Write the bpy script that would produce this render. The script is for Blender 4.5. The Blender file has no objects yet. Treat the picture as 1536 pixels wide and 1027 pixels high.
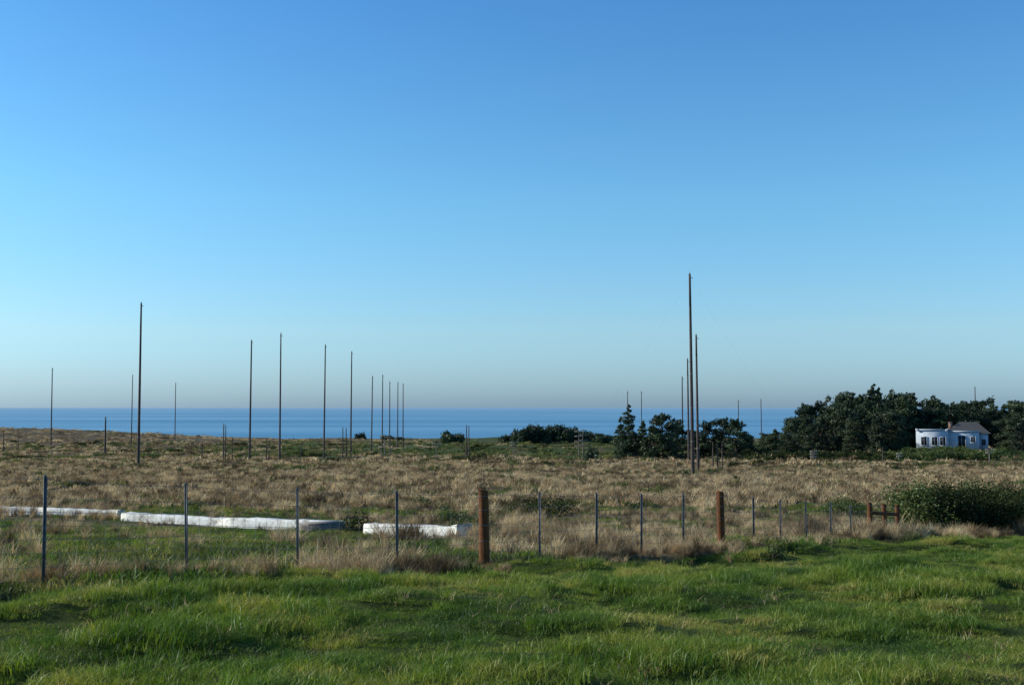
import bpy, math, numpy as np
from mathutils import Vector
rng = np.random.default_rng(7)
F = 1650.0; CAMZ = 1.7
def BX(px, Y): return (px-768)/F*Y
def ZT(py, Y): return CAMZ+(609.0-py)/F*Y
scene = bpy.context.scene
coll = scene.collection

# ---------------- noise ----------------
def _h(ix, iy, seed):
    n = (ix.astype(np.int64)*374761393 + iy.astype(np.int64)*668265263 + seed*1442695041) & 0xffffffff
    n = ((n ^ (n >> 13))*1274126177) & 0xffffffff
    n = (n ^ (n >> 16)) & 0xffffffff
    return n/4294967295.0
def vn(x, y, seed=0):
    x = np.asarray(x, float); y = np.asarray(y, float)
    ix = np.floor(x); iy = np.floor(y); fx = x-ix; fy = y-iy
    fx = fx*fx*(3-2*fx); fy = fy*fy*(3-2*fy)
    a = _h(ix, iy, seed); b = _h(ix+1, iy, seed); c = _h(ix, iy+1, seed); d = _h(ix+1, iy+1, seed)
    return (a*(1-fx)+b*fx)*(1-fy)+(c*(1-fx)+d*fx)*fy
def fbm(x, y, seed=0, o=3):
    s = 0; a = .5; t = 0
    for i in range(o):
        s = s+a*vn(x*2**i+17.3*i, y*2**i-9.1*i, seed+i); t += a; a *= .5
    return s/t-0.5

# ---------------- terrain ----------------
PY = np.array([-3000, 4, 7, 10, 13.4, 18, 24, 34, 45, 55, 90, 135, 172, 225, 300, 450, 700, 3000.])
PD = np.array([1.7, 1.7, 1.78, 1.93, 2.17, 2.70, 3.25, 4.12, 4.85, 5.25, 6.6, 8.45, 9.2, 11.0, 13.4, 16.6, 20.3, 40])
FXp = np.array([-60, -5.65, -4.36, -3.05, -1.77, -.455, .48, 1.55, 2.51, 3.5, 4.5, 5.42, 6.28, 7.19, 8.1, 8.9, 9.77, 10.4, 11, 60])
FYp = np.array([-30, 13.4, 14.9, 16, 17.1, 18.3, 19.4, 20.5, 21.6, 22.7, 23.8, 24.9, 26, 27.1, 28.2, 29.2, 30.2, 30.8, 31.4, 74])
def smooth(a, b, t):
    t = np.clip((t-a)/(b-a), 0, 1); return t*t*(3-2*t)
def lawn_mask(x, y):
    e = np.interp(x, FXp, FYp)+1.3*fbm(x/1.3, y/1.3, 91)-.5-smooth(-3, -6, x)*.5-smooth(3, 9, x)*.9
    return smooth(.25, -.25, y-e)
def green_mask(x, y):
    g = .37+1.7*fbm(x/8., y/13., 31)+.8*fbm(x/2.2, y/2.2, 47, 2)
    near = smooth(3, -1, x)*smooth(46, 38, y)*smooth(8, 14, y)
    g = g+.6*near
    g = np.where(y > 60, g-.12, g)
    far = smooth(215, 300, y)*smooth(-110, -20, x-.0*y)
    g = g+.6*far
    return np.clip(g, 0, 1)
BLx = np.array([-27.5, -6.2, -1.4]); BLy = np.array([53.5, 40.2, 33.2])
def near_beam(x, y):
    yb = np.interp(x, BLx, BLy); return (x > -28) & (x < -1.2) & (y > yb-3.2) & (y < yb+.7)
def hummock(x, y): return fbm(x/1.25, y/.72, 5, 3)
def H(x, y):
    x = np.asarray(x, float); y = np.asarray(y, float)
    d = 0
    for k in (-.06, -.02, .02, .06):
        d = d+np.interp(y*(1+k), PY, PD)/4
    z = CAMZ-d
    near = smooth(2, 8, np.abs(y)+np.abs(x))
    lw = lawn_mask(x, y)
    z = z+lw*near*(.44*np.maximum(hummock(x, y), -.12)+.34*fbm(x/4.5, y/2.6, 8, 2))
    bm = 1-.7*smooth(-34, -26, x)*smooth(2, -2, x)*smooth(30, 34, y)*smooth(60, 52, y)
    z = z+(1-lw)*bm*(.38*fbm(x/2.2, y/1.8, 6, 3)+.7*fbm(x/16., y/16., 9, 2)*smooth(12, 30, y))
    far = smooth(80, 260, y)
    z = z+far*(3.4*fbm(x/70., y/50., 12, 4)+1.2*fbm(x/14., y/14., 15, 2))
    z = z+.12*np.exp(-((x-11)/6)**2/2-((y-25)/5)**2/2)
    z = z+6.6*np.exp(-((x+245)/75)**2/2-((y-500)/90)**2/2)
    z = z+3.0*np.exp(-((x-12)/75)**2/2-((y-450)/80)**2/2)
    z = z+1.6*np.exp(-((x-92)/16)**2/2-((y-235)/14)**2/2)
    cy = 680+70*fbm(x/160., x*0, 77, 3)
    c = smooth(0, 22, y-cy)
    z = z*(1-c)+(-46)*c
    return z
def Hs(x, y): return float(H(np.array([x]), np.array([y]))[0])

# ---------------- material helpers ----------------
def newmat(name):
    m = bpy.data.materials.new(name); m.use_nodes = True
    nt = m.node_tree; nt.nodes.clear(); return m, nt
def N(nt, t, **kw):
    n = nt.nodes.new(t)
    for k, v in kw.items(): setattr(n, k, v)
    return n
def noise(nt, scale, detail=3, vec=None, rough=.6):
    n = N(nt, 'ShaderNodeTexNoise'); n.inputs['Scale'].default_value = scale
    n.inputs['Detail'].default_value = detail; n.inputs['Roughness'].default_value = rough
    if vec is not None: nt.links.new(vec, n.inputs['Vector'])
    return n.outputs['Fac']
def ramp(nt, fac, stops):
    r = N(nt, 'ShaderNodeValToRGB'); e = r.color_ramp.elements
    while len(e) < len(stops): e.new(.5)
    for i, (p, c) in enumerate(stops):
        e[i].position = p; e[i].color = (*c, 1)
    nt.links.new(fac, r.inputs[0]); return r.outputs[0]
def mixc(nt, fac, a, b, mode='MIX'):
    m = N(nt, 'ShaderNodeMix', data_type='RGBA', blend_type=mode)
    for s, v in ((m.inputs[0], fac), (m.inputs[6], a), (m.inputs[7], b)):
        if isinstance(v, bpy.types.NodeSocket): nt.links.new(v, s)
        elif isinstance(v, (int, float)): s.default_value = v
        else: s.default_value = (*v, 1)
    return m.outputs[2]
def maths(nt, op, a, b=0.0):
    m = N(nt, 'ShaderNodeMath', operation=op)
    for s, v in ((m.inputs[0], a), (m.inputs[1], b)):
        if isinstance(v, bpy.types.NodeSocket): nt.links.new(v, s)
        else: s.default_value = v
    return m.outputs[0]
def pos(nt): return N(nt, 'ShaderNodeNewGeometry').outputs['Position']
def principled(nt, col, rough=.8, spec=.3, bump=None, bstr=.3, bdist=.05):
    p = N(nt, 'ShaderNodeBsdfPrincipled')
    if isinstance(col, bpy.types.NodeSocket): nt.links.new(col, p.inputs['Base Color'])
    else: p.inputs['Base Color'].default_value = (*col, 1)
    p.inputs['Roughness'].default_value = rough
    p.inputs['Specular IOR Level'].default_value = spec
    if bump is not None:
        b = N(nt, 'ShaderNodeBump'); b.inputs['Strength'].default_value = bstr; b.inputs['Distance'].default_value = bdist
        nt.links.new(bump, b.inputs['Height']); nt.links.new(b.outputs[0], p.inputs['Normal'])
    o = N(nt, 'ShaderNodeOutputMaterial'); nt.links.new(p.outputs[0], o.inputs[0]); return p
def leafmat(name, stops, pscale, trans=.35, tcol=(1.3, 1.3, .6), wr=.5, gl=.025):
    m, nt = newmat(name)
    n1 = noise(nt, pscale, 4, pos(nt))
    rnd = N(nt, 'ShaderNodeObjectInfo').outputs['Random']
    f = maths(nt, 'ADD', maths(nt, 'MULTIPLY', maths(nt, 'SUBTRACT', n1, .5), 2.4), maths(nt, 'ADD', maths(nt, 'MULTIPLY', rnd, wr), .5-wr/2))
    col = ramp(nt, f, stops)
    d = N(nt, 'ShaderNodeBsdfDiffuse'); t = N(nt, 'ShaderNodeBsdfTranslucent')
    nt.links.new(col, d.inputs[0]); nt.links.new(mixc(nt, 1.0, col, tcol, 'MULTIPLY'), t.inputs[0])
    g = N(nt, 'ShaderNodeBsdfGlossy'); g.inputs['Roughness'].default_value = .5; g.inputs[0].default_value = (.9, .95, .9, 1)
    mx = N(nt, 'ShaderNodeMixShader'); mx.inputs[0].default_value = trans
    nt.links.new(d.outputs[0], mx.inputs[1]); nt.links.new(t.outputs[0], mx.inputs[2])
    m2 = N(nt, 'ShaderNodeMixShader'); m2.inputs[0].default_value = gl
    nt.links.new(mx.outputs[0], m2.inputs[1]); nt.links.new(g.outputs[0], m2.inputs[2])
    o = N(nt, 'ShaderNodeOutputMaterial'); nt.links.new(m2.outputs[0], o.inputs[0]); return m

M_lawn = leafmat('lawn_blades', [(.05, (.048, .10, .014)), (.4, (.105, .18, .022)), (.65, (.19, .245, .036)), (.95, (.36, .32, .09))], .55, .36)
M_dry = leafmat('dry_blades', [(.05, (.085, .06, .03)), (.35, (.23, .158, .085)), (.6, (.42, .30, .165)), (.95, (.66, .52, .31))], .6, .3, (1.1, 1, .8), 1.0)
M_olive = leafmat('olive_blades', [(.1, (.03, .048, .014)), (.5, (.085, .11, .03)), (.9, (.23, .20, .085))], .3)
M_cyp = leafmat('cypress_leaf', [(.1, (.014, .026, .016)), (.5, (.030, .050, .025)), (.9, (.065, .09, .04))], .25, .12)
M_pine = leafmat('pine_needles', [(.1, (.022, .040, .026)), (.5, (.042, .07, .038)), (.9, (.075, .105, .055))], .8, .15)
M_bush = leafmat('shrub_leaf', [(.1, (.035, .055, .015)), (.5, (.065, .10, .026)), (.9, (.12, .15, .045))], 1.0, .2)
M_dbush = leafmat('dark_shrub_leaf', [(.1, (.014, .021, .008)), (.5, (.027, .039, .012)), (.9, (.065, .08, .026))], .8, .12, gl=.01)

def woodmat(name, a, b, sc=6):
    m, nt = newmat(name)
    mp = N(nt, 'ShaderNodeMapping'); mp.inputs['Scale'].default_value = (1, 1, .08)
    nt.links.new(pos(nt), mp.inputs[0])
    n = noise(nt, sc, 5, mp.outputs[0]); n2 = noise(nt, 1.3, 2, pos(nt))
    c = ramp(nt, n, [(.3, a), (.7, b)])
    c = mixc(nt, maths(nt, 'MULTIPLY', n2, .6), c, tuple(v*.3 for v in a))
    principled(nt, c, .8, .25, n, .6, .02); return m
M_mast = woodmat('mast_wood', (.06, .045, .040), (.135, .10, .09), 9)
M_rpost = woodmat('treated_wood', (.05, .016, .006), (.24, .085, .022), 26)
M_gpost = woodmat('grey_wood', (.14, .12, .10), (.32, .29, .25), 14)
M_bark = woodmat('bark', (.05, .04, .03), (.12, .09, .07), 8)
m, nt = newmat('galvanised_steel'); n = noise(nt, 20, 3, pos(nt))
M_steel = m; pp = principled(nt, ramp(nt, n, [(.3, (.055, .06, .065)), (.7, (.15, .16, .165))]), .55, .4); pp.inputs['Metallic'].default_value = .2
m, nt = newmat('wire_steel'); M_wire = m; principled(nt, ramp(nt, noise(nt, 12, 2, pos(nt)), [(.3, (.1, .095, .09)), (.7, (.2, .2, .2))]), .6, .3)
m, nt = newmat('insulator_white'); M_ins = m; principled(nt, ramp(nt, noise(nt, 5, 2, pos(nt)), [(.3, (.4, .4, .38)), (.7, (.65, .65, .62))]), .4)
m, nt = newmat('whitewashed_concrete'); M_conc = m
n = noise(nt, 2.2, 7, pos(nt), .75); n2 = noise(nt, 22, 3, pos(nt))
c = ramp(nt, n, [(.36, (.16, .15, .13)), (.45, (.5, .49, .45)), (.56, (.78, .78, .75))])
principled(nt, mixc(nt, maths(nt, 'MULTIPLY', n2, .4), c, (.42, .40, .35)), .85, .2, n, .8, .06)
m, nt = newmat('white_stucco'); M_stucco = m
n = noise(nt, 1.2, 5, pos(nt)); principled(nt, ramp(nt, n, [(.3, (.36, .42, .49)), (.6, (.48, .54, .61))]), .9, .2, noise(nt, 30, 3, pos(nt)), .3, .02)
m, nt = newmat('window_glass'); M_glass = m; principled(nt, ramp(nt, noise(nt, 2, 1, pos(nt)), [(.4, (.008, .01, .014)), (.7, (.02, .024, .03))]), .3, .2)
m, nt = newmat('roof_shingle'); M_roof = m
n = noise(nt, 9, 4, pos(nt)); principled(nt, ramp(nt, n, [(.3, (.055, .055, .056)), (.7, (.12, .115, .11))]), .85, .2, n, .6, .03)
m, nt = newmat('brick_chimney'); M_brick = m
n = noise(nt, 7, 4, pos(nt)); principled(nt, ramp(nt, n, [(.3, (.16, .10, .08)), (.7, (.26, .17, .13))]), .85, .2)

m, nt = newmat('ground_grass'); M_ground = m
al = N(nt, 'ShaderNodeAttribute', attribute_name='lawn').outputs['Fac']
ag = N(nt, 'ShaderNodeAttribute', attribute_name='green').outputs['Fac']
P = pos(nt)
nf = noise(nt, 6, 6, P, .75); nm = noise(nt, .35, 6, P, .7); nl = noise(nt, .045, 5, P, .65)
dry = ramp(nt, nf, [(.3, (.055, .038, .021)), (.5, (.15, .105, .06)), (.72, (.30, .22, .13))])
dry = mixc(nt, ramp(nt, nm, [(.42, (1, 1, 1)), (.55, (0, 0, 0))]), dry, (.06, .048, .024))
grn = ramp(nt, nf, [(.3, (.025, .035, .011)), (.55, (.06, .082, .022)), (.75, (.12, .135, .04))])
fld = mixc(nt, ramp(nt, maths(nt, 'ADD', ag, maths(nt, 'MULTIPLY', maths(nt, 'SUBTRACT', nl, .5), 1.2)), [(.35, (0, 0, 0)), (.7, (1, 1, 1))]), dry, grn)
lw = ramp(nt, nf, [(.3, (.022, .034, .008)), (.7, (.055, .08, .016))])
principled(nt, mixc(nt, al, fld, lw), .95, .1, nf, .8, .08)

m, nt = newmat('sea_water'); M_sea = m
mp = N(nt, 'ShaderNodeMapping'); mp.inputs['Scale'].default_value = (.22, 1, 1); nt.links.new(pos(nt), mp.inputs[0])
n1 = noise(nt, .0022, 7, mp.outputs[0], .62); n2 = noise(nt, .06, 5, mp.outputs[0], .7)
c = ramp(nt, n1, [(.36, (.08, .245, .39)), (.5, (.12, .305, .45)), (.64, (.19, .385, .52))])
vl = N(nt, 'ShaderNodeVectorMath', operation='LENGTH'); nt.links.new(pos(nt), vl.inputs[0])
c = mixc(nt, ramp(nt, maths(nt, 'DIVIDE', vl.outputs['Value'], 26000.), [(.05, (0, 0, 0)), (.9, (1, 1, 1))]), c, (.29, .43, .53))  # distance haze put into the water colour: paler far offshore
pp = principled(nt, c, .55, .2, n2, .8, 3.0)

# ---------------- mesh builder ----------------
class MB:
    def __init__(s): s.v = []; s.f = []; s.m = []; s.n = 0
    def add(s, V, Q, mi=0):
        V = np.asarray(V, float).reshape(-1, 3); Q = np.asarray(Q, int).reshape(-1, 4)
        s.v.append(V); s.f.append(Q+s.n); s.m.append(np.full(len(Q), mi)); s.n += len(V)
    def tube(s, p0, p1, r0, r1, k=8, mi=0, cap=True):
        p0 = np.array(p0, float); p1 = np.array(p1, float); d = p1-p0; d /= np.linalg.norm(d)+1e-9
        a = np.cross(d, [0, 0, 1.]) if abs(d[2]) < .9 else np.cross(d, [1., 0, 0]); a /= np.linalg.norm(a); b = np.cross(d, a)
        t = np.arange(k)*2*np.pi/k; c = np.cos(t)[:, None]*a+np.sin(t)[:, None]*b
        V = [p0+c*r0, p1+c*r1]; Q = [[i, (i+1) % k, k+(i+1) % k, k+i] for i in range(k)]
        if cap:
            V += [p0[None], p1[None]]
            for i in range(0, k, 2):
                Q.append([2*k+1, k+i, k+(i+1) % k, k+(i+2) % k]); Q.append([2*k, (i+2) % k, (i+1) % k, i])
        s.add(np.vstack(V), Q, mi)
    def box(s, c, h, mi=0, ang=0., jit=0):
        V = np.array([[x, y, z] for z in (-1, 1) for y in (-1, 1) for x in (-1, 1)], float)*np.array(h)
        ca, sa = math.cos(ang), math.sin(ang)
        V = np.c_[V[:, 0]*ca-V[:, 1]*sa, V[:, 0]*sa+V[:, 1]*ca, V[:, 2]]+np.array(c)
        s.add(V, [[0, 2, 3, 1], [4, 5, 7, 6], [0, 1, 5, 4], [2, 6, 7, 3], [0, 4, 6, 2], [1, 3, 7, 5]], mi)
    def mesh(s, name, mats, shade=False):
        V = np.vstack(s.v); Q = np.vstack(s.f); mi = np.concatenate(s.m)
        me = bpy.data.meshes.new(name)
        me.vertices.add(len(V)); me.vertices.foreach_set('co', V.ravel())
        me.loops.add(len(Q)*4); me.loops.foreach_set('vertex_index', Q.ravel().astype(np.int32))
        me.polygons.add(len(Q)); me.polygons.foreach_set('loop_start', (np.arange(len(Q))*4).astype(np.int32))
        me.polygons.foreach_set('material_index', mi.astype(np.int32))
        me.update(calc_edges=True)
        for q in mats: me.materials.append(q)
        if shade: me.polygons.foreach_set('use_smooth', np.ones(len(Q), bool))
        return me
def obj(name, me, loc=(0, 0, 0), parent=None, rot=(0, 0, 0), link=True):
    o = bpy.data.objects.new(name, me); o.location = loc; o.rotation_euler = rot
    if link: coll.objects.link(o)
    if parent: o.parent = parent
    return o

# ---------------- ground sheet ----------------
ang = np.radians(np.concatenate([np.arange(-180, -44, 4), np.arange(-40, 40.01, .17), np.arange(44, 180.1, 4)]))
rad = np.concatenate([[.05], np.linspace(.5, 4, 14), 4*np.exp(np.linspace(0, math.log(60/4.), 360))[1:], 60*np.exp(np.linspace(0, math.log(2500/60.), 300))[1:]])
A, R = np.meshgrid(ang, rad); X = R*np.sin(A); Y = R*np.cos(A); Z = H(X, Y)
nr, na = X.shape
V = np.c_[X.ravel(), Y.ravel(), Z.ravel()]
i, j = np.meshgrid(np.arange(nr-1), np.arange(na-1), indexing='ij'); i = i.ravel(); j = j.ravel()
Q = np.c_[i*na+j, i*na+j+1, (i+1)*na+j+1, (i+1)*na+j]
b = MB(); b.add(V, Q[:, ::-1]); me = b.mesh('ground', [M_ground], True)
for nm_, arr in (('lawn', lawn_mask(X, Y)), ('green', green_mask(X, Y))):
    a = me.attributes.new(nm_, 'FLOAT', 'POINT'); a.data.foreach_set('value', arr.ravel().astype(np.float32))
obj('ground', me)

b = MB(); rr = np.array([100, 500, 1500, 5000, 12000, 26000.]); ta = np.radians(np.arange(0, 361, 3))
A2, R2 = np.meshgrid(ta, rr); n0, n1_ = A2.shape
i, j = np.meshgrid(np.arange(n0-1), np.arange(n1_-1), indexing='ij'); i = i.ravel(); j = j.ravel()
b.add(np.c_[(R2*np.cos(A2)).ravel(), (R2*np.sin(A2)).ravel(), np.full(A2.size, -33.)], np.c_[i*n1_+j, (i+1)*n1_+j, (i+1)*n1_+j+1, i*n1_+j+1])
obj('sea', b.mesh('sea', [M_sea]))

# ---------------- grass ----------------
def blades(name, n, Rr, h0, h1, w, lean, mat, clump=0, seed=0):
    g = np.random.default_rng(seed)
    if clump:
        cc = g.uniform(-Rr, Rr, (clump, 2)); ci = g.integers(0, clump, n); bp = cc[ci]+g.normal(0, Rr*.12, (n, 2))
    else:
        r = Rr*np.sqrt(g.random(n)); t = g.random(n)*2*np.pi; bp = np.c_[r*np.cos(t), r*np.sin(t)]
    h = g.uniform(h0, h1, n); da = g.random(n)*2*np.pi; L = h*lean*g.uniform(.3, 1.6, n)
    dx = np.cos(da)*L; dy = np.sin(da)*L; fa = g.random(n)*np.pi
    wx = np.cos(fa)*w/2; wy = np.sin(fa)*w/2; ww = g.uniform(.6, 1.4, n)
    def row(t, k):
        x = bp[:, 0]+dx*t**1.8; y = bp[:, 1]+dy*t**1.8; z = h*t*(1-.25*lean*t)-.02*(t == 0)
        return np.stack([np.c_[x-wx*k*ww, y-wy*k*ww, z], np.c_[x+wx*k*ww, y+wy*k*ww, z]], 1)
    V = np.concatenate([row(0, 1), row(.55, .8), row(1, .12)], 1).reshape(-1, 3)
    base = (np.arange(n)*6)[:, None]
    Q = np.concatenate([base+np.array([0, 1, 3, 2]), base+np.array([2, 3, 5, 4])])
    b = MB(); b.add(V, Q); return obj(name, b.mesh(name, [mat]), link=False)
def scatter(name, x, y, scl, variants, seed=0, zoff=-.02, zs=None, tilt=.12):
    g = np.random.default_rng(seed); n = len(x); z = H(x, y)+zoff
    me = bpy.data.meshes.new(name); me.vertices.add(n); me.vertices.foreach_set('co', np.c_[x, y, z].ravel())
    rot = np.c_[g.normal(0, tilt, n), g.normal(0, tilt, n), g.random(n)*6.283]
    a = me.attributes.new('rot', 'FLOAT_VECTOR', 'POINT'); a.data.foreach_set('vector', rot.ravel().astype(np.float32))
    zz = scl*(g.uniform(.75, 1.3, n) if zs is None else zs)
    a = me.attributes.new('scl', 'FLOAT_VECTOR', 'POINT'); a.data.foreach_set('vector', np.c_[scl, scl, zz].ravel().astype(np.float32))
    a = me.attributes.new('vid', 'INT', 'POINT'); a.data.foreach_set('value', g.integers(0, len(variants), n).astype(np.int32))
    c = bpy.data.collections.new(name+'_parts')
    for v in variants: c.objects.link(v)
    o = obj(name, me)
    ng = bpy.data.node_groups.new(name, 'GeometryNodeTree')
    ng.interface.new_socket('Geometry', in_out='INPUT', socket_type='NodeSocketGeometry')
    ng.interface.new_socket('Geometry', in_out='OUTPUT', socket_type='NodeSocketGeometry')
    gi = ng.nodes.new('NodeGroupInput'); go = ng.nodes.new('NodeGroupOutput')
    ip = ng.nodes.new('GeometryNodeInstanceOnPoints'); ci = ng.nodes.new('GeometryNodeCollectionInfo')
    ci.inputs['Collection'].default_value = c; ci.inputs['Separate Children'].default_value = True; ci.inputs['Reset Children'].default_value = True
    ip.inputs['Pick Instance'].default_value = True
    def na_(nm, dt):
        k = ng.nodes.new('GeometryNodeInputNamedAttribute'); k.data_type = dt; k.inputs['Name'].default_value = nm; return k.outputs['Attribute']
    L = ng.links
    L.new(gi.outputs[0], ip.inputs['Points']); L.new(ci.outputs[0], ip.inputs['Instance'])
    L.new(na_('rot', 'FLOAT_VECTOR'), ip.inputs['Rotation']); L.new(na_('scl', 'FLOAT_VECTOR'), ip.inputs['Scale'])
    L.new(na_('vid', 'INT'), ip.inputs['Instance Index']); L.new(ip.outputs[0], go.inputs[0])
    md = o.modifiers.new('scatter', 'NODES'); md.node_group = ng
    return o
def samp(n, y0, y1, p=0., u=.6, seed=0):
    g = np.random.default_rng(seed); t = g.random(n); e = p+1
    yy = (y0**e+t*(y1**e-y0**e))**(1/e) if abs(e) > 1e-6 else y0*(y1/y0)**t
    return g.uniform(-u, u, n)*yy, yy, g
# lawn
x, y, g = samp(22000, 4.5, 34, .35, .62, 1)
v = .8*hummock(x, y)+.8*fbm(x/.5, y/.4, 55, 2)+.4*fbm(x/3.5, y/2, 57, 2)
k = (lawn_mask(x, y) > .3) & (v > -.42); x, y, v = x[k], y[k], v[k]
s = np.clip(.60+1.7*v, .28, 1.4)
LV = [blades('lawn_%d' % q, 260, .27, .03, .10, .0055, .8, M_lawn, seed=q) for q in range(6)]
scatter('lawn_grass', x, y, np.clip(s, .8, 1.15), LV, 2, zs=s)
x, y, g = samp(3000, 5.5, 30, .2, .6, 3); k = (lawn_mask(x, y) > .8) & (hummock(x, y)+.5*fbm(x/.6, y/.6, 66, 2) > .10); x, y = x[k], y[k]
x = np.r_[x, .95, 1.1, 1.0, .85, -1.1, -.6, -1.6, .3, .8]; y = np.r_[y, 8.9, 9.1, 8.75, 9.0, 13.6, 13.8, 13.5, 9.7, 9.9]
CV = [blades('clump_%d' % q, 130, .14, .08, .19, .006, .9, M_lawn, seed=20+q) for q in range(3)]
scatter('tall_green_grass', x, y, g.uniform(.4, 1.0, len(x)), CV, 4)
x, y, g = samp(1700, 5.5, 30, .2, .6, 33); k = (lawn_mask(x, y) > .5); x, y = x[k], y[k]
SV = [blades('straw_%d' % q, 16, .14, .05, .16, .005, .9, M_dry, seed=220+q) for q in range(3)]
scatter('straw_grass', x, y, g.uniform(.5, 1.1, len(x)), SV, 34)
# green field grass
x, y, g = samp(20000, 12, 75, .2, .6, 5); k = (lawn_mask(x, y) < .5) & (green_mask(x, y) > .38) & ~(near_beam(x, y) & (x < -8)); x, y = x[k], y[k]
GV = [blades('field_%d' % q, 200, .45, .05, .17, .014, .7, M_olive, seed=30+q) for q in range(3)]
GV += [blades('fieldg_%d' % q, 200, .45, .05, .15, .014, .7, M_lawn, seed=35+q) for q in range(3)]
scatter('field_green_grass', x, y, g.uniform(.6, 1.3, len(x)), GV, 6)
# dry tufts
x, y, g = samp(21000, 12, 75, .5, .6, 7); gm = green_mask(x, y); cl = fbm(x/1.3, y/1.3, 171, 2)
k = (lawn_mask(x, y) < .3) & (g.random(len(x)) > gm*1.5-.2-2.2*cl) & ~(near_beam(x, y) & (g.random(len(x)) < .85))
x, y, cl = x[k], y[k], cl[k]
nb = 2300; fx = rng.uniform(-11, 15, nb); fy_ = np.interp(fx, FXp, FYp)+rng.normal(-.1, .45, nb); kf = fbm(fx/.8, fy_/.8, 172, 2) > -.03; fx, fy_ = fx[kf], fy_[kf]
x = np.r_[x, fx]; y = np.r_[y, fy_]; cl = np.r_[cl, fx*0]
DV = [blades('dry_%d' % q, 120, .22, .14, .44, .0085, .5, M_dry, clump=3, seed=40+q) for q in range(5)]
DV += [blades('drys_%d' % q, 110, .12, .2, .5, .0085, .6, M_dry, seed=48+q) for q in range(2)]
sc = g.uniform(.35, 1.15, len(x))*np.clip(.85+1.4*fbm(x/3, y/3, 71, 2)+1.6*cl, .3, 1.7)
scatter('dry_grass', x, y, sc, DV, 8)
# mid
x, y, g = samp(17000, 55, 190, .1, .6, 9); gm = green_mask(x, y); k = g.random(len(x)) > gm*1.2-1.6*fbm(x/5, y/9, 173, 2); x, y = x[k], y[k]
MV = [blades('mid_%d' % q, 150, .9, .15, .6, .035, .6, M_dry, clump=6, seed=50+q) for q in range(4)]
scatter('dry_meadow_grass', x, y, g.uniform(.4, 1.25, len(x)), MV, 10)
x, y, g = samp(8000, 55, 420, -.2, .6, 11); gm = green_mask(x, y); k = g.random(len(x)) < gm*.9; x, y = x[k], y[k]
OV = [blades('mido_%d' % q, 150, 1.2, .12, .4, .06, .6, M_olive, clump=7, seed=60+q) for q in range(3)]
scatter('meadow_green_grass', x, y, g.uniform(.5, 1.2, len(x))*np.clip(y/120, 1, 2.2), OV, 12, zs=1.)
x, y, g = samp(8000, 170, 640, 0, .6, 13); gm = green_mask(x, y); k = g.random(len(x)) > gm*1.2; x, y = x[k], y[k]
RV = [blades('far_%d' % q, 170, 3., .2, .6, .14, .6, M_dry, clump=9, seed=70+q) for q in range(3)]
scatter('distant_dry_grass', x, y, g.uniform(.5, 1.2, len(x)), RV, 14)

# ---------------- foliage ----------------
def leaves(b, lobes, n_per, size, g, mi=1, shell=.45):
    for (c, r) in lobes:
        n = int(n_per*(np.prod(r)**(2/3.)))+12
        d = g.normal(size=(n, 3)); d /= np.linalg.norm(d, axis=1)[:, None]
        rr = 1-shell*g.random(n)**1.5; rr *= 1+.22*np.sin(d[:, 0]*7+c[0]*3)*np.cos(d[:, 2]*6+c[1]*3)+.1*g.normal(size=n)
        p = c+d*rr[:, None]*r
        nn = d*.7+g.normal(0, .75, (n, 3)); nn /= np.linalg.norm(nn, axis=1)[:, None]
        a = np.cross(nn, g.normal(size=(n, 3))); a /= np.linalg.norm(a, axis=1)[:, None]; bb = np.cross(nn, a)
        s = (size*g.uniform(.5, 1.4, n))[:, None]
        V = np.stack([p-a*s, p+bb*s*.45-a*s*.1, p+a*s, p-bb*s*.45+a*s*.2], 1).reshape(-1, 3)
        b.add(V, (np.arange(n)*4)[:, None]+np.arange(4), mi)
def cypress(name, Ht, W, seed, size=.3, dens=150, low=.08):
    g = np.random.default_rng(seed); b = MB(); p = np.array([0, 0, -.4]); lean = g.normal(0, .05, 2)
    tops = []
    for q in range(6):
        p2 = p+np.array([lean[0]*Ht/6+g.normal(0, .1), lean[1]*Ht/6+g.normal(0, .1), Ht*.8/6+.05])
        b.tube(p, p2, Ht*.022*(1-q*.15), Ht*.022*(1-(q+1)*.15)+.01, 8, 0, False); tops.append(p2); p = p2
    lobes = []
    for q in range(int(24+g.integers(0, 8))):
        t = low+(.93-low)*((q+.5)/26.) if q < 26 else g.uniform(.4, .9)
        env = W*.5*(np.sin(np.pi*min(1, (t*.8+.22)))**.7)
        aa = g.random()*6.283; rr_ = env*g.uniform(.35, 1.0)
        c = np.array([math.cos(aa)*rr_+lean[0]*Ht*t, math.sin(aa)*rr_+lean[1]*Ht*t, Ht*t])
        r = np.array([W*.17, W*.17, Ht*.06])*g.uniform(.6, 1.35); lobes.append((c, r))
        tz = tops[min(5, int(t*5.2))]*[1, 1, .92]; b.tube(tz, c, Ht*.008, Ht*.003, 4, 0, False)
    for q in range(7):
        lobes.append((np.array([g.normal(0, W*.13), g.normal(0, W*.13), Ht*g.uniform(.82, .97)]), np.array([W*.07, W*.07, Ht*.055])*g.uniform(.6, 1.2)))
    leaves(b, lobes, dens, size, g); return b.mesh(name, [M_bark, M_cyp])
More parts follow.
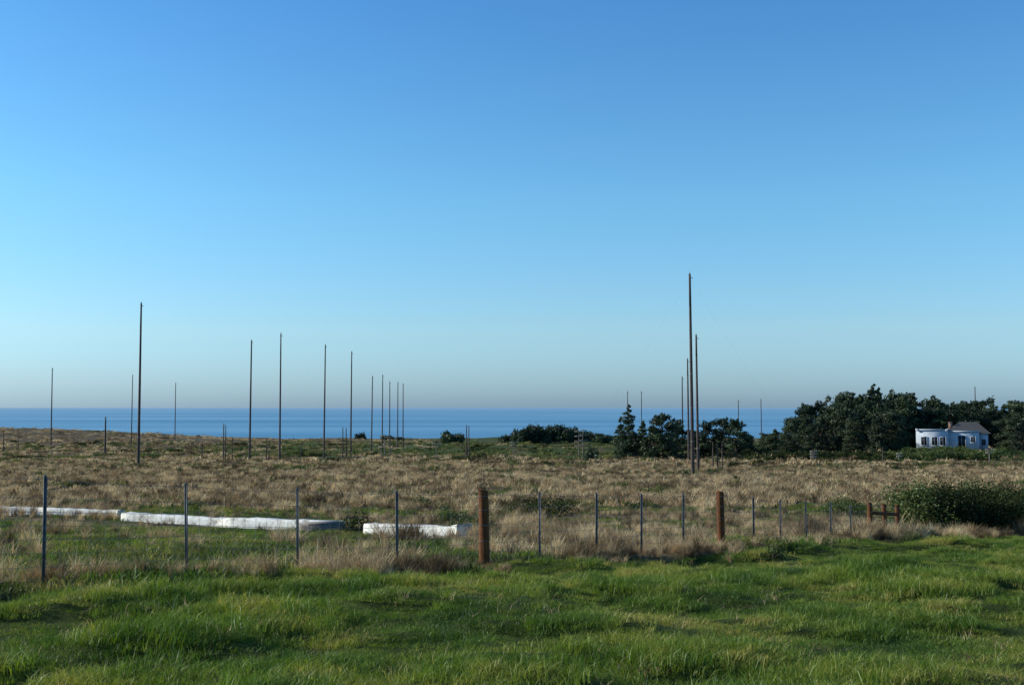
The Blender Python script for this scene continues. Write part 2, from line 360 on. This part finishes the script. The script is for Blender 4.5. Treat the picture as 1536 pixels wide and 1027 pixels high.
def pine(name, Ht, W, seed, mat=None, size=.17, dens=300):
    g = np.random.default_rng(seed); b = MB()
    b.tube((0, 0, -.4), (0, 0, Ht*.5), Ht*.02, Ht*.013, 8, 0, False); b.tube((0, 0, Ht*.5), (.05, 0, Ht), Ht*.013, .02, 6, 0, False)
    lobes = []; nl = 19
    for q in range(nl):
        t = .05+.92*q/(nl-1)+g.normal(0, .012); Rr = W*.5*max(0, 1-t)**.7+.1; nb = 6 if t < .7 else 4; a0 = g.random()*6
        for w in range(nb):
            if g.random() < .2: continue
            aa = a0+w*6.283/nb+g.normal(0, .3); L = Rr*g.uniform(.45, 1.25); z = Ht*t+g.normal(0, .2)
            tip = np.array([math.cos(aa)*L, math.sin(aa)*L, z+.2*L])
            b.tube((0, 0, z-.1), tip, .05, .015, 4, 0, False)
            for f in (.45, .9): lobes.append((np.array([tip[0]*f, tip[1]*f, z+.15*L*f]), np.array([.24*L+.12, .24*L+.12, .18+.12*L])))
    leaves(b, lobes, dens, size, g, shell=.9); return b.mesh(name, [M_bark, mat or M_pine])
def shrub(name, W, D, Hh, seed, mat, size=.05, dens=900, nl=16):
    g = np.random.default_rng(seed); b = MB(); lobes = []
    for q in range(nl):
        u, v = g.uniform(-1, 1, 2); e = math.sqrt(max(.05, 1-.7*(u*u+v*v)/1.4))
        r = np.array([W/2*.36, D/2*.4, Hh*.34])*g.uniform(.6, 1.25)
        c = np.array([u*W*.38, v*D*.38, Hh*e*g.uniform(.3, .72)]); lobes.append((c, r))
        b.tube((c[0]*.5, c[1]*.5, -.1), c, .02*Hh+.008, .008, 4, 0, False)
    leaves(b, lobes, dens, size, g); return b.mesh(name, [M_bark, mat])

for (px, w, top, Yd, sd) in ((677, 38, 646, 430, 1), (541, 20, 649, 560, 2), (583, 24, 651, 540, 3), (600, 16, 654, 540, 4)):
    Wm = w/F*Yd; x = BX(px, Yd); z = Hs(x, Yd); hh = max(2.2, ZT(top, Yd)-z)
    obj('cypress_shrub', shrub('cypress_shrub', Wm, Wm*.8, hh*1.08, 100+sd, M_cyp, .4, 60, 18), (x, Yd, z-.2))
g = np.random.default_rng(5); em = obj('cypress_thicket', None)
for px, top in ((768, 650), (780, 643), (790, 640), (800, 637), (808, 639), (817, 637), (830, 638), (838, 641), (847, 640), (860, 642), (868, 645), (878, 644), (892, 649), (903, 652), (914, 651), (925, 656)):
    Yd = 420+g.uniform(-12, 12); x = BX(px, Yd); z = Hs(x, Yd); hh = max(2, ZT(top, Yd)-z)
    obj('shrub', shrub('thicket_shrub', 7.5*g.uniform(.8, 1.3), 8, hh*1.15, 200+px, M_cyp, .4, 75, 16), (x, Yd, z-.3), em)
for px, top, w, Yd, sd in ((943, 606, 44, 215, 1), (930, 626, 26, 222, 6), (963, 630, 28, 219, 7)):
    x = BX(px, Yd); z = Hs(x, Yd); hh = ZT(top, Yd)-z
    obj('pine_tree', pine('pine_tree', hh, w/F*Yd, sd), (x, Yd, z))
for px, top, w, Yd, sd in ((992, 619, 54, 212, 2), (1012, 626, 38, 220, 8), (1064, 628, 38, 225, 3), (1080, 626, 38, 228, 9), (1102, 628, 42, 222, 4), (978, 638, 34, 210, 10), (1118, 650, 30, 226, 12), (1040, 645, 34, 226, 14)):
    x = BX(px, Yd); z = Hs(x, Yd); hh = ZT(top, Yd)-z
    obj('cypress_tree', cypress('cypress_tree', hh, w/F*Yd, sd, .22, 230), (x, Yd, z), rot=(0, 0, sd))
obj('small_conifer', shrub('small_conifer', 2.6, 2.6, 3.6, 9, M_pine, .2, 200, 14), (BX(887, 200), 200, Hs(BX(887, 200), 200)))
em = obj('cypress_grove', None)
varm = [cypress('cypress_%d' % q, 12, 7.5+q % 3, 300+q, .24, 220) for q in range(7)]
varp = [pine('conifer_%d' % q, 12, 7.5, 330+q, M_cyp, .24, 170) for q in range(3)]
SP = [1110, 1150, 1180, 1205, 1225, 1248, 1268, 1300, 1330, 1360, 1400, 1440, 1480, 1510, 1536, 1600, 1750]
ST = [672, 643, 637, 612, 604, 598, 583, 584, 582, 588, 595, 601, 600, 603, 599, 600, 612]
for row, (Yb, n, f0, f1) in enumerate(((275, 34, .97, 1.05), (258, 34, .8, 1.02), (243, 30, .62, .92), (228, 26, .38, .7))):
    for q in range(n):
        px = 1135+(1740-1135)*(q+g.uniform(.1, .9))/n; Yd = Yb+g.uniform(-6, 6)
        if row >= 2 and 1350 < px < 1505: continue
        x = BX(px, Yd); z = Hs(x, Yd); top = np.interp(px, SP, ST)+g.uniform(-4, 7); hh = (ZT(top, Yd)-z)*g.uniform(f0, f1)
        if px < 1200 and row < 2: hh *= .93
        pn = g.random() < .3
        s = hh/12; o = obj('conifer' if pn else 'cypress', varp[g.integers(0, 3)] if pn else varm[g.integers(0, 7)], (x, Yd, z), em, (0, 0, g.random()*6.28)); ws = max(s, .55)*g.uniform(.8, 1.1); o.scale = (ws, ws, s)
em = obj('coyote_brush_hedge', None); g = np.random.default_rng(8)
hm = [shrub('brush_%d' % q, 5, 4, 2.6, 400+q, M_bush, .16, 260, 16) for q in range(3)]
hd = [shrub('brushd_%d' % q, 5, 4, 2.6, 410+q, M_dbush, .16, 260, 16) for q in range(3)]
for q in range(120):
    px = 1120+(1760-1120)*(q+g.random())/120; Yd = g.uniform(194, 216); x = BX(px, Yd); z = Hs(x, Yd)
    mm = hm if (px > 1340 and g.random() < .7) else hd
    o = obj('brush', mm[g.integers(0, 3)], (x, Yd, z-.2), em, (0, 0, g.random()*6)); s = g.uniform(.55, 1.0); o.scale = (s*1.2, s, s*.85)
x, y, g = samp(1300, 30, 420, -.4, .6, 21); k = (fbm(x/12, y/26, 181, 2) > .0) & ((y > 62) | (x > 1)); x, y = x[k], y[k]
LS = [shrub('scrub_%d' % q, 2.4, 1.8, .55, 600+q, M_dbush if q < 3 else M_bush, .08, 330, 12) for q in range(4)]
scatter('low_scrub', x, y, g.uniform(.35, 1.2, len(x))*np.clip(y/110, .45, 2.2), [obj('scrub_%d' % q, me_, link=False) for q, me_ in enumerate(LS)], 22, zoff=-.1, zs=g.uniform(.5, 1.1, len(x))*np.clip(y/150, .6, 1.3), tilt=.03)

def bush(px, Yd, Wm, Hh, sd, mat=M_bush, D=None, size=.045, dens=1100, nl=16, name='coyote_brush'):
    x = BX(px, Yd); obj(name, shrub(name, Wm, D or Wm*.7, Hh, sd, mat, size, dens, nl), (x, Yd, Hs(x, Yd)-.05))
bush(708, 36.5, 1.7, 1.15, 11); bush(815, 52, 3.6, 1.2, 12, M_dbush); bush(540, 38, 1.3, .85, 13, M_dbush); bush(1258, 52, 2.4, .95, 14)
bush(125, 88, 3.4, .6, 15, M_dbush, size=.08, dens=400); bush(205, 78, 3.0, .45, 16, M_dbush, size=.08, dens=400)
bush(868, 20.5, .45, .4, 17, size=.03); bush(1155, 22, .55, .35, 18, size=.03); bush(1240, 25, .5, .3, 19, size=.03); bush(680, 45, 1.9, 1.0, 20); bush(930, 70, 3.5, .6, 21, M_dbush, size=.08, dens=400)
bush(330, 70, 2.6, .5, 22, M_dbush, size=.08, dens=400); bush(620, 60, 2.4, .55, 23, size=.07, dens=500); bush(1130, 75, 4, .6, 24, M_dbush, size=.08, dens=400)
em = obj('bramble_thicket', None); g = np.random.default_rng(3)
for q in range(38):
    t = (q+g.random())/38; x = 13.2+11*t; yv = 36.0+6.5*t+g.uniform(-.8, 2.4); z = Hs(x, yv)
    hh = g.uniform(1.5, 1.95)+.25*t
    obj('bramble', shrub('bramble', 2.6, 2.6, hh, 500+q, M_bush if q % 6 == 0 else M_dbush, .045, 1200, 18), (x, yv, z-.1), em)

# ---------------- masts ----------------
def mast(px, top, Yd, r=.2, name='wooden_mast', arms=0, aw=1.2, guy=False, mat=M_mast):
    x = BX(px, Yd); z = Hs(x, Yd); ht = ZT(top, Yd)-z; b = MB()
    lx, ly = rng.normal(0, .003, 2)*ht; k = 6
    for q in range(k):
        a, c = q/k, (q+1)/k
        b.tube((lx*a, ly*a, ht*a-(.5 if q == 0 else 0)), (lx*c, ly*c, ht*c), r*(1-.42*a), r*(1-.42*c), 10, 0, q == k-1)
        if q and ht > 12: b.tube((lx*a, ly*a, ht*a-.06), (lx*a, ly*a, ht*a+.06), r*(1-.42*a)+.02, r*(1-.42*a)+.02, 10, 1, True)
    if ht > 12:
        b.tube((lx-.0, ly, ht-.02), (lx, ly, ht+.25), .04, .03, 6, 1); b.box((lx+.15, ly, ht-.5), (.22, .03, .04), 1)
    for q in range(arms):
        zz = ht*.96-q*max(.45, ht*.16)
        b.box((lx, ly-r, zz), (aw/2, .06, .07), 0)
        for e in (-1, -.5, .5, 1): b.tube((e*aw*.46, -r, zz+.07), (e*aw*.46, -r, zz+.24), .05, .035, 6, 2)
    if guy:
        for dx, dy in guy:
            b.tube((lx, ly, ht*.97), (dx, dy, Hs(x+dx, Yd+dy)-z), .003, .003, 3, 1, False)
    obj(name, b.mesh(name, [mat, M_wire, M_ins], False), (x, Yd, z))
for px, top, Yd, r in ((79, 552, 344, .22), (199, 562, 389, .2), (264, 574, 420, .2), (376, 510, 225, .22), (421, 500, 216, .2), (487, 517, 238, .2), (527, 527, 253, .2),
                       (558, 564, 333, .22), (574, 562, 330, .2), (585, 572, 355, .2), (597, 573, 358, .2), (605, 575, 365, .2), (1032, 538, 200, .2), (1023, 565, 222, .17),
                       (941, 587, 270, .14), (962, 587, 280, .14), (1107, 600, 330, .17), (1141, 598, 330, .17), (1462, 580, 330, .2)):
    mast(px, top, Yd, r)
mast(210, 454, 172, .22); mast(1038, 410, 135, .23, guy=((-15, 6), (17, 8))); mast(1046, 502, 152, .2)
for px, top, Yd, r in ((160, 625, 290, .28), (337, 635, 235, .16), (340, 637, 240, .14), (350, 655, 235, .14), (305, 660, 220, .12), (401, 657, 225, .14), (405, 659, 222, .12), (515, 640, 232, .15),
                       (520, 641, 236, .15), (700, 637, 240, .16), (703.5, 638, 243, .15), (453, 665, 225, .12), (1068, 663, 158, .12), (1075, 665, 158, .12), (1082, 664, 160, .12),
                       (1322, 670, 195, .12), (8, 648, 300, .15), (30, 652, 300, .12)):
    mast(px, top, Yd, r, 'wooden_pole')
for px, top, Yd, a, aw in ((655, 664, 225, 2, 1.7), (770, 662, 230, 2, 1.6), (868, 645, 230, 4, 1.8), (874, 643, 232, 4, 1.8), (578, 652, 240, 1, 2.4), (586, 654, 240, 1, 2.4), (1218, 676, 180, 3, 1.1), (1346, 680, 190, 2, 1.0), (1481, 674, 190, 2, 1.4), (573, 670, 220, 1, 1.2)):
    mast(px, top, Yd, .11, 'utility_pole', a, aw, mat=M_gpost)

# ---------------- fence ----------------
fe = obj('wire_fence', None)
posts = [(-140, 700, 12.2, 't'), (72, 712, 13.4, 't'), (285, 724, 14.9, 't'), (450, 731, 16.0, 't'), (597, 735, 17.1, 't'), (727, 735, 18.3, 'w'), (809, 737, 19.4, 't'), (893, 738, 20.5, 't'), (960, 739, 21.6, 't'),
         (1022, 740, 22.7, 't'), (1080, 737, 23.8, 'w'), (1127, 744, 24.9, 't'), (1167, 748, 26.0, 't'), (1206, 750, 27.1, 't'), (1242, 752, 28.2, 't'), (1272, 756, 29.2, 't'), (1302, 753, 30.2, 'p'), (1323, 755, 30.8, 'p'), (1342, 757, 31.4, 'p')]
tops = []
for px, top, Yd, kd in posts:
    x = BX(px, Yd); z = Hs(x, Yd); ht = ZT(top, Yd)-z; b = MB(); fa = math.atan2(1, 1.1)+rng.normal(0, .1)
    lx, ly = rng.normal(0, .012, 2)
    if kd == 't':
        b.box((0, 0, ht/2-.15), (.021, .003, ht/2+.15), 0, fa); b.box((math.sin(fa)*.0185, -math.cos(fa)*.0185, ht/2-.16), (.003, .0155, ht/2+.14), 0, fa)
        for q in range(int(ht/.055)): b.box((-math.sin(fa)*.006, math.cos(fa)*.006, .05+q*.055), (.006, .003, .009), 0, fa)
        b.tube((0, 0, ht-.004), (0, 0, ht+.008), .02, .012, 6, 0)
        o = obj('steel_t_post', b.mesh('steel_t_post', [M_steel]), (x, Yd, z), fe, (lx, ly, 0))
    else:
        r = .082 if kd == 'w' else .065; kk = 7; zz = np.linspace(-.2, ht, kk); ox = np.cumsum(rng.normal(0, .004, kk)); rr = r*(1.08-.1*np.arange(kk)/kk+rng.normal(0, .012, kk))
        for q in range(kk-1): b.tube((ox[q], 0, zz[q]), (ox[q+1], 0, zz[q+1]), rr[q], rr[q+1], 16, 0, False)
        b.tube((ox[-1], 0, ht-.0), (ox[-1]+.006, 0, ht+.02), rr[-1], rr[-1]*.8, 16, 0, True)
        for fr in (.93, .75, .55, .35): b.tube((0, 0, ht*fr), (0, 0, ht*fr+.008), r*1.1, r*1.1, 12, 1, False)
        o = obj('wood_post', b.mesh('wood_post', [M_rpost, M_wire], True), (x, Yd, z), fe, (lx, ly, 0))
    tops.append((x, Yd, z, ht))
b = MB()
for (p, q) in zip(tops[:-1], tops[1:]):
    P0 = np.array(p[:3]); P1 = np.array(q[:3]); nseg = 3
    for li, fr in enumerate((.97, .80, .68, .56, .44, .32, .2, .08)):
        a0 = P0+[0, 0, p[3]*fr]; a1 = P1+[0, 0, q[3]*fr]; sag = .03 if li == 0 else .012
        for w in range(nseg):
            t0, t1 = w/nseg, (w+1)/nseg
            b.tube(a0*(1-t0)+a1*t0-[0, 0, sag*4*t0*(1-t0)], a0*(1-t1)+a1*t1-[0, 0, sag*4*t1*(1-t1)], .0026, .0026, 4, 0, False)
        if li == 0:
            for w in range(9):
                t0 = (w+.5)/9; c = a0*(1-t0)+a1*t0-[0, 0, sag*4*t0*(1-t0)]
                b.tube(c-[.01, 0, .018], c+[.01, 0, .018], .002, .001, 4, 0, False); b.tube(c-[-.01, 0, .018], c+[-.01, 0, .018], .002, .001, 4, 0, False)
    for w in range(1, 10):
        t0 = w/10; base = P0*(1-t0)+P1*t0; hh = p[3]*(1-t0)+q[3]*t0
        b.tube(base+[0, 0, hh*.06], base+[0, 0, hh*.80], .0018, .0018, 4, 0, False)
obj('fence_wire', b.mesh('fence_wire', [M_wire]), parent=fe)
b = MB()
for p, q in ((tops[-3], tops[-2]), (tops[-2], tops[-1])):
    b.tube(np.array(p[:3])+[0, 0, p[3]*.74], np.array(q[:3])+[0, 0, q[3]*.74], .045, .045, 12, 0)
obj('brace_rail', b.mesh('brace_rail', [M_rpost], True), parent=fe)

# ---------------- whitewashed beams ----------------
def beam(p0, p1, hh, ww, sd, flare=False):
    g = np.random.default_rng(sd); p0 = np.array(p0, float); p1 = np.array(p1, float); L = np.linalg.norm(p1-p0); n = max(6, int(L/.5))
    d = (p1-p0)/L; s = np.array([d[1], -d[0]]); za = Hs(*p0); zb = Hs(*p1)
    zm = [za*(1-t)+zb*t for t in np.linspace(0, 1, n+1)]
    prof = np.array([[-1, 0], [-1.0, .5], [-.98, .9], [-.88, 1.0], [0, 1.01], [.88, 1.0], [.98, .9], [1.0, .5], [1, 0]]); K = len(prof)
    V = []
    for i in range(n+1):
        t = i/n; c = p0+(p1-p0)*t; f = 1.0
        if flare and t > .88: f = 1+.22*(t-.88)/.12
        for k in range(K):
            jz = g.normal(0, .018) if 2 <= k <= 6 else 0; jo = g.normal(0, .012)
            o = s*prof[k, 0]*ww/2*f*(1+jo); V.append([c[0]+o[0], c[1]+o[1], zm[i]-.3+prof[k, 1]*(hh*f+.3)+jz])
    Q = [[i*K+k, (i+1)*K+k, (i+1)*K+k+1, i*K+k+1] for i in range(n) for k in range(K-1)]
    for e in (0, n):
        for a in ((0, 1, 7, 8), (1, 2, 6, 7), (2, 3, 5, 6)): Q.append([e*K+v for v in a])
    b = MB(); b.add(V, Q)
    obj('concrete_beam', b.mesh('concrete_beam', [M_conc]))
beam((BX(556, 37), 37), (BX(697, 33.2), 33.2), .42, .5, 1, True)
beam((BX(193, 47.5), 47.5), (BX(345, 43.8), 43.8), .34, .5, 2); beam((BX(347, 43.7), 43.6), (BX(512, 40.2), 40.2), .38, .55, 4)
beam((BX(-30, 53), 53), (BX(75, 51.1), 51.1), .36, .45, 3); beam((BX(77, 51.05), 51.0), (BX(186, 48.9), 48.9), .36, .45, 6)
bx_, by_ = BX(484, 38.8), 38.8; b = MB(); b.box((0, 0, .1), (.75, .45, .24), 0, .4); b.box((.1, 0, .36), (.6, .36, .03), 0, .4)
obj('concrete_slab', b.mesh('concrete_slab', [M_gpost]), (bx_, by_, Hs(bx_, by_)))

# ---------------- house ----------------
hY = 234; hx = BX(1372, hY); hz = Hs(hx+8, hY+2)-.3; E = obj('white_house', None, (hx, hY, hz), rot=(0, 0, -.36))
def part(nm_, boxes, mats):
    b = MB()
    for c, h, mi in boxes: b.box(c, h, mi)
    obj(nm_, b.mesh(nm_, mats), parent=E)
WT = ZT(645, hY-2)-hz
part('walls', [((3.2, 4, WT/2), (3.2, 4, WT/2), 0), ((9.4, 4.9, WT/2-.15), (3.0, 4.1, WT/2-.15), 0), ((13.3, 6.0, WT/2-.45), (.9, 3.2, WT/2-.45), 0)], [M_stucco])
part('parapet', [((3.2, -.04, WT+.12), (3.26, .12, .12), 0), ((.03, 4.1, WT+.12), (.12, 4.0, .12), 0), ((6.37, 4.1, WT+.12), (.12, 4.0, .12), 0), ((9.5, .74, WT-.2), (2.98, .12, .12), 0), ((13.35, 2.72, WT-.8), (.86, .1, .1), 0)]
     + [((.3+.0, -.17, WT+.02), (.28, .02, .2), 0), ((6.1, -.17, WT+.02), (.28, .02, .2), 0)], [M_stucco])
wb = []; fb = []
def win(cx, yf, cz, w, h):
    wb.append(((cx, yf-.02, cz), (w/2, .02, h/2), 0))
    for s in (-1, 1): fb.append(((cx+s*(w/2+.06), yf-.04, cz), (.06, .04, h/2+.12), 0))
    fb.append(((cx, yf-.04, cz+h/2+.06), (w/2-.002, .04, .06), 0)); fb.append(((cx, yf-.06, cz-h/2-.06), (w/2+.15, .06, .06), 0)); fb.append(((cx, yf-.047, cz), (.025, .006, h/2), 0))
for cx in (1.6, 3.7, 5.3): win(cx, 0, WT-2.3, 1.05, 1.7)
win(9.0, .8, WT-2.4, 1.4, 2.5); win(11.2, .8, WT-1.9, .8, 1.2); win(13.3, 2.8, WT-2.5, .8, 1.2)
for cx in (1.5, 4.5): win(cx, 0, WT-5.2, .95, 1.3)
part('windows', wb, [M_glass]); part('window_frames', fb, [M_stucco])
RH = 2.0
b = MB(); z0 = WT-.28; b.add([[6.2, .9, z0], [14.8, 2.6, z0-.4], [14.8, 9.6, z0-.4], [6.2, 9.4, z0], [8.8, 4.8, z0+RH], [12.2, 5.2, z0+RH]], [[0, 1, 5, 4], [2, 3, 4, 5]])
b.add([[6.2, .9, z0], [8.8, 4.8, z0+RH], [7.5, 7.1, z0+RH/2], [6.2, 9.4, z0]], [[0, 1, 2, 3]]); b.add([[14.8, 2.6, z0-.4], [14.8, 9.6, z0-.4], [13.5, 7.4, z0+RH/2-.2], [12.2, 5.2, z0+RH]], [[0, 1, 2, 3]])
obj('hip_roof', b.mesh('hip_roof', [M_roof]), parent=E)
part('chimney', [((6.9, 3.4, WT+.75), (.4, .35, .85), 0), ((6.9, 3.4, WT+1.66), (.48, .43, .06), 0)], [M_brick])

# ---------------- light ----------------
sd = Vector((-0.93, 0.13, 0.42)).normalized(); el = math.asin(sd.z); az = math.atan2(sd.x, sd.y)
w = bpy.data.worlds.new('World'); scene.world = w; w.use_nodes = True; nt = w.node_tree; nt.nodes.clear()
sk = nt.nodes.new('ShaderNodeTexSky'); sk.sky_type = 'NISHITA'; sk.sun_disc = False; sk.sun_elevation = el; sk.sun_rotation = az
sk.air_density = 1.0; sk.dust_density = .6; sk.ozone_density = 2.2; sk.altitude = 50
tc = nt.nodes.new('ShaderNodeTexCoord'); sx = nt.nodes.new('ShaderNodeSeparateXYZ'); nt.links.new(tc.outputs['Generated'], sx.inputs[0])
K = .62
tint = ramp(nt, sx.outputs['Z'], [(0., (.56*K, .90*K, 1.61*K)), (.066, (.80*K, 1.12*K, 1.42*K)), (.184, (.71*K, 1.26*K, 1.50*K)), (.346, (.53*K, 1.13*K, 1.56*K)), (.9, (.68*K, 1.0*K, 1.25*K))])
sky = mixc(nt, 1.0, sk.outputs[0], tint, 'MULTIPLY')
bg = nt.nodes.new('ShaderNodeBackground'); bg.inputs[1].default_value = .12/K
ow = nt.nodes.new('ShaderNodeOutputWorld'); nt.links.new(sky, bg.inputs[0]); nt.links.new(bg.outputs[0], ow.inputs[0])
L = bpy.data.lights.new('sun', 'SUN'); L.energy = 5.0; L.angle = math.radians(.5); L.color = (1, .92, .77)
so = bpy.data.objects.new('sun', L); so.rotation_euler = sd.to_track_quat('Z', 'Y').to_euler(); coll.objects.link(so)
cam = bpy.data.cameras.new('camera'); cam.sensor_width = 36; cam.lens = 36*F/1536; cam.clip_start = .1; cam.clip_end = 60000
co = bpy.data.objects.new('camera', cam); co.location = (0, 0, CAMZ); co.rotation_euler = (math.radians(90)+math.atan((609-513.5)/F), 0, 0); coll.objects.link(co); scene.camera = co
scene.view_settings.view_transform = 'Standard'; scene.view_settings.look = 'None'; scene.view_settings.exposure = 0
print('done')
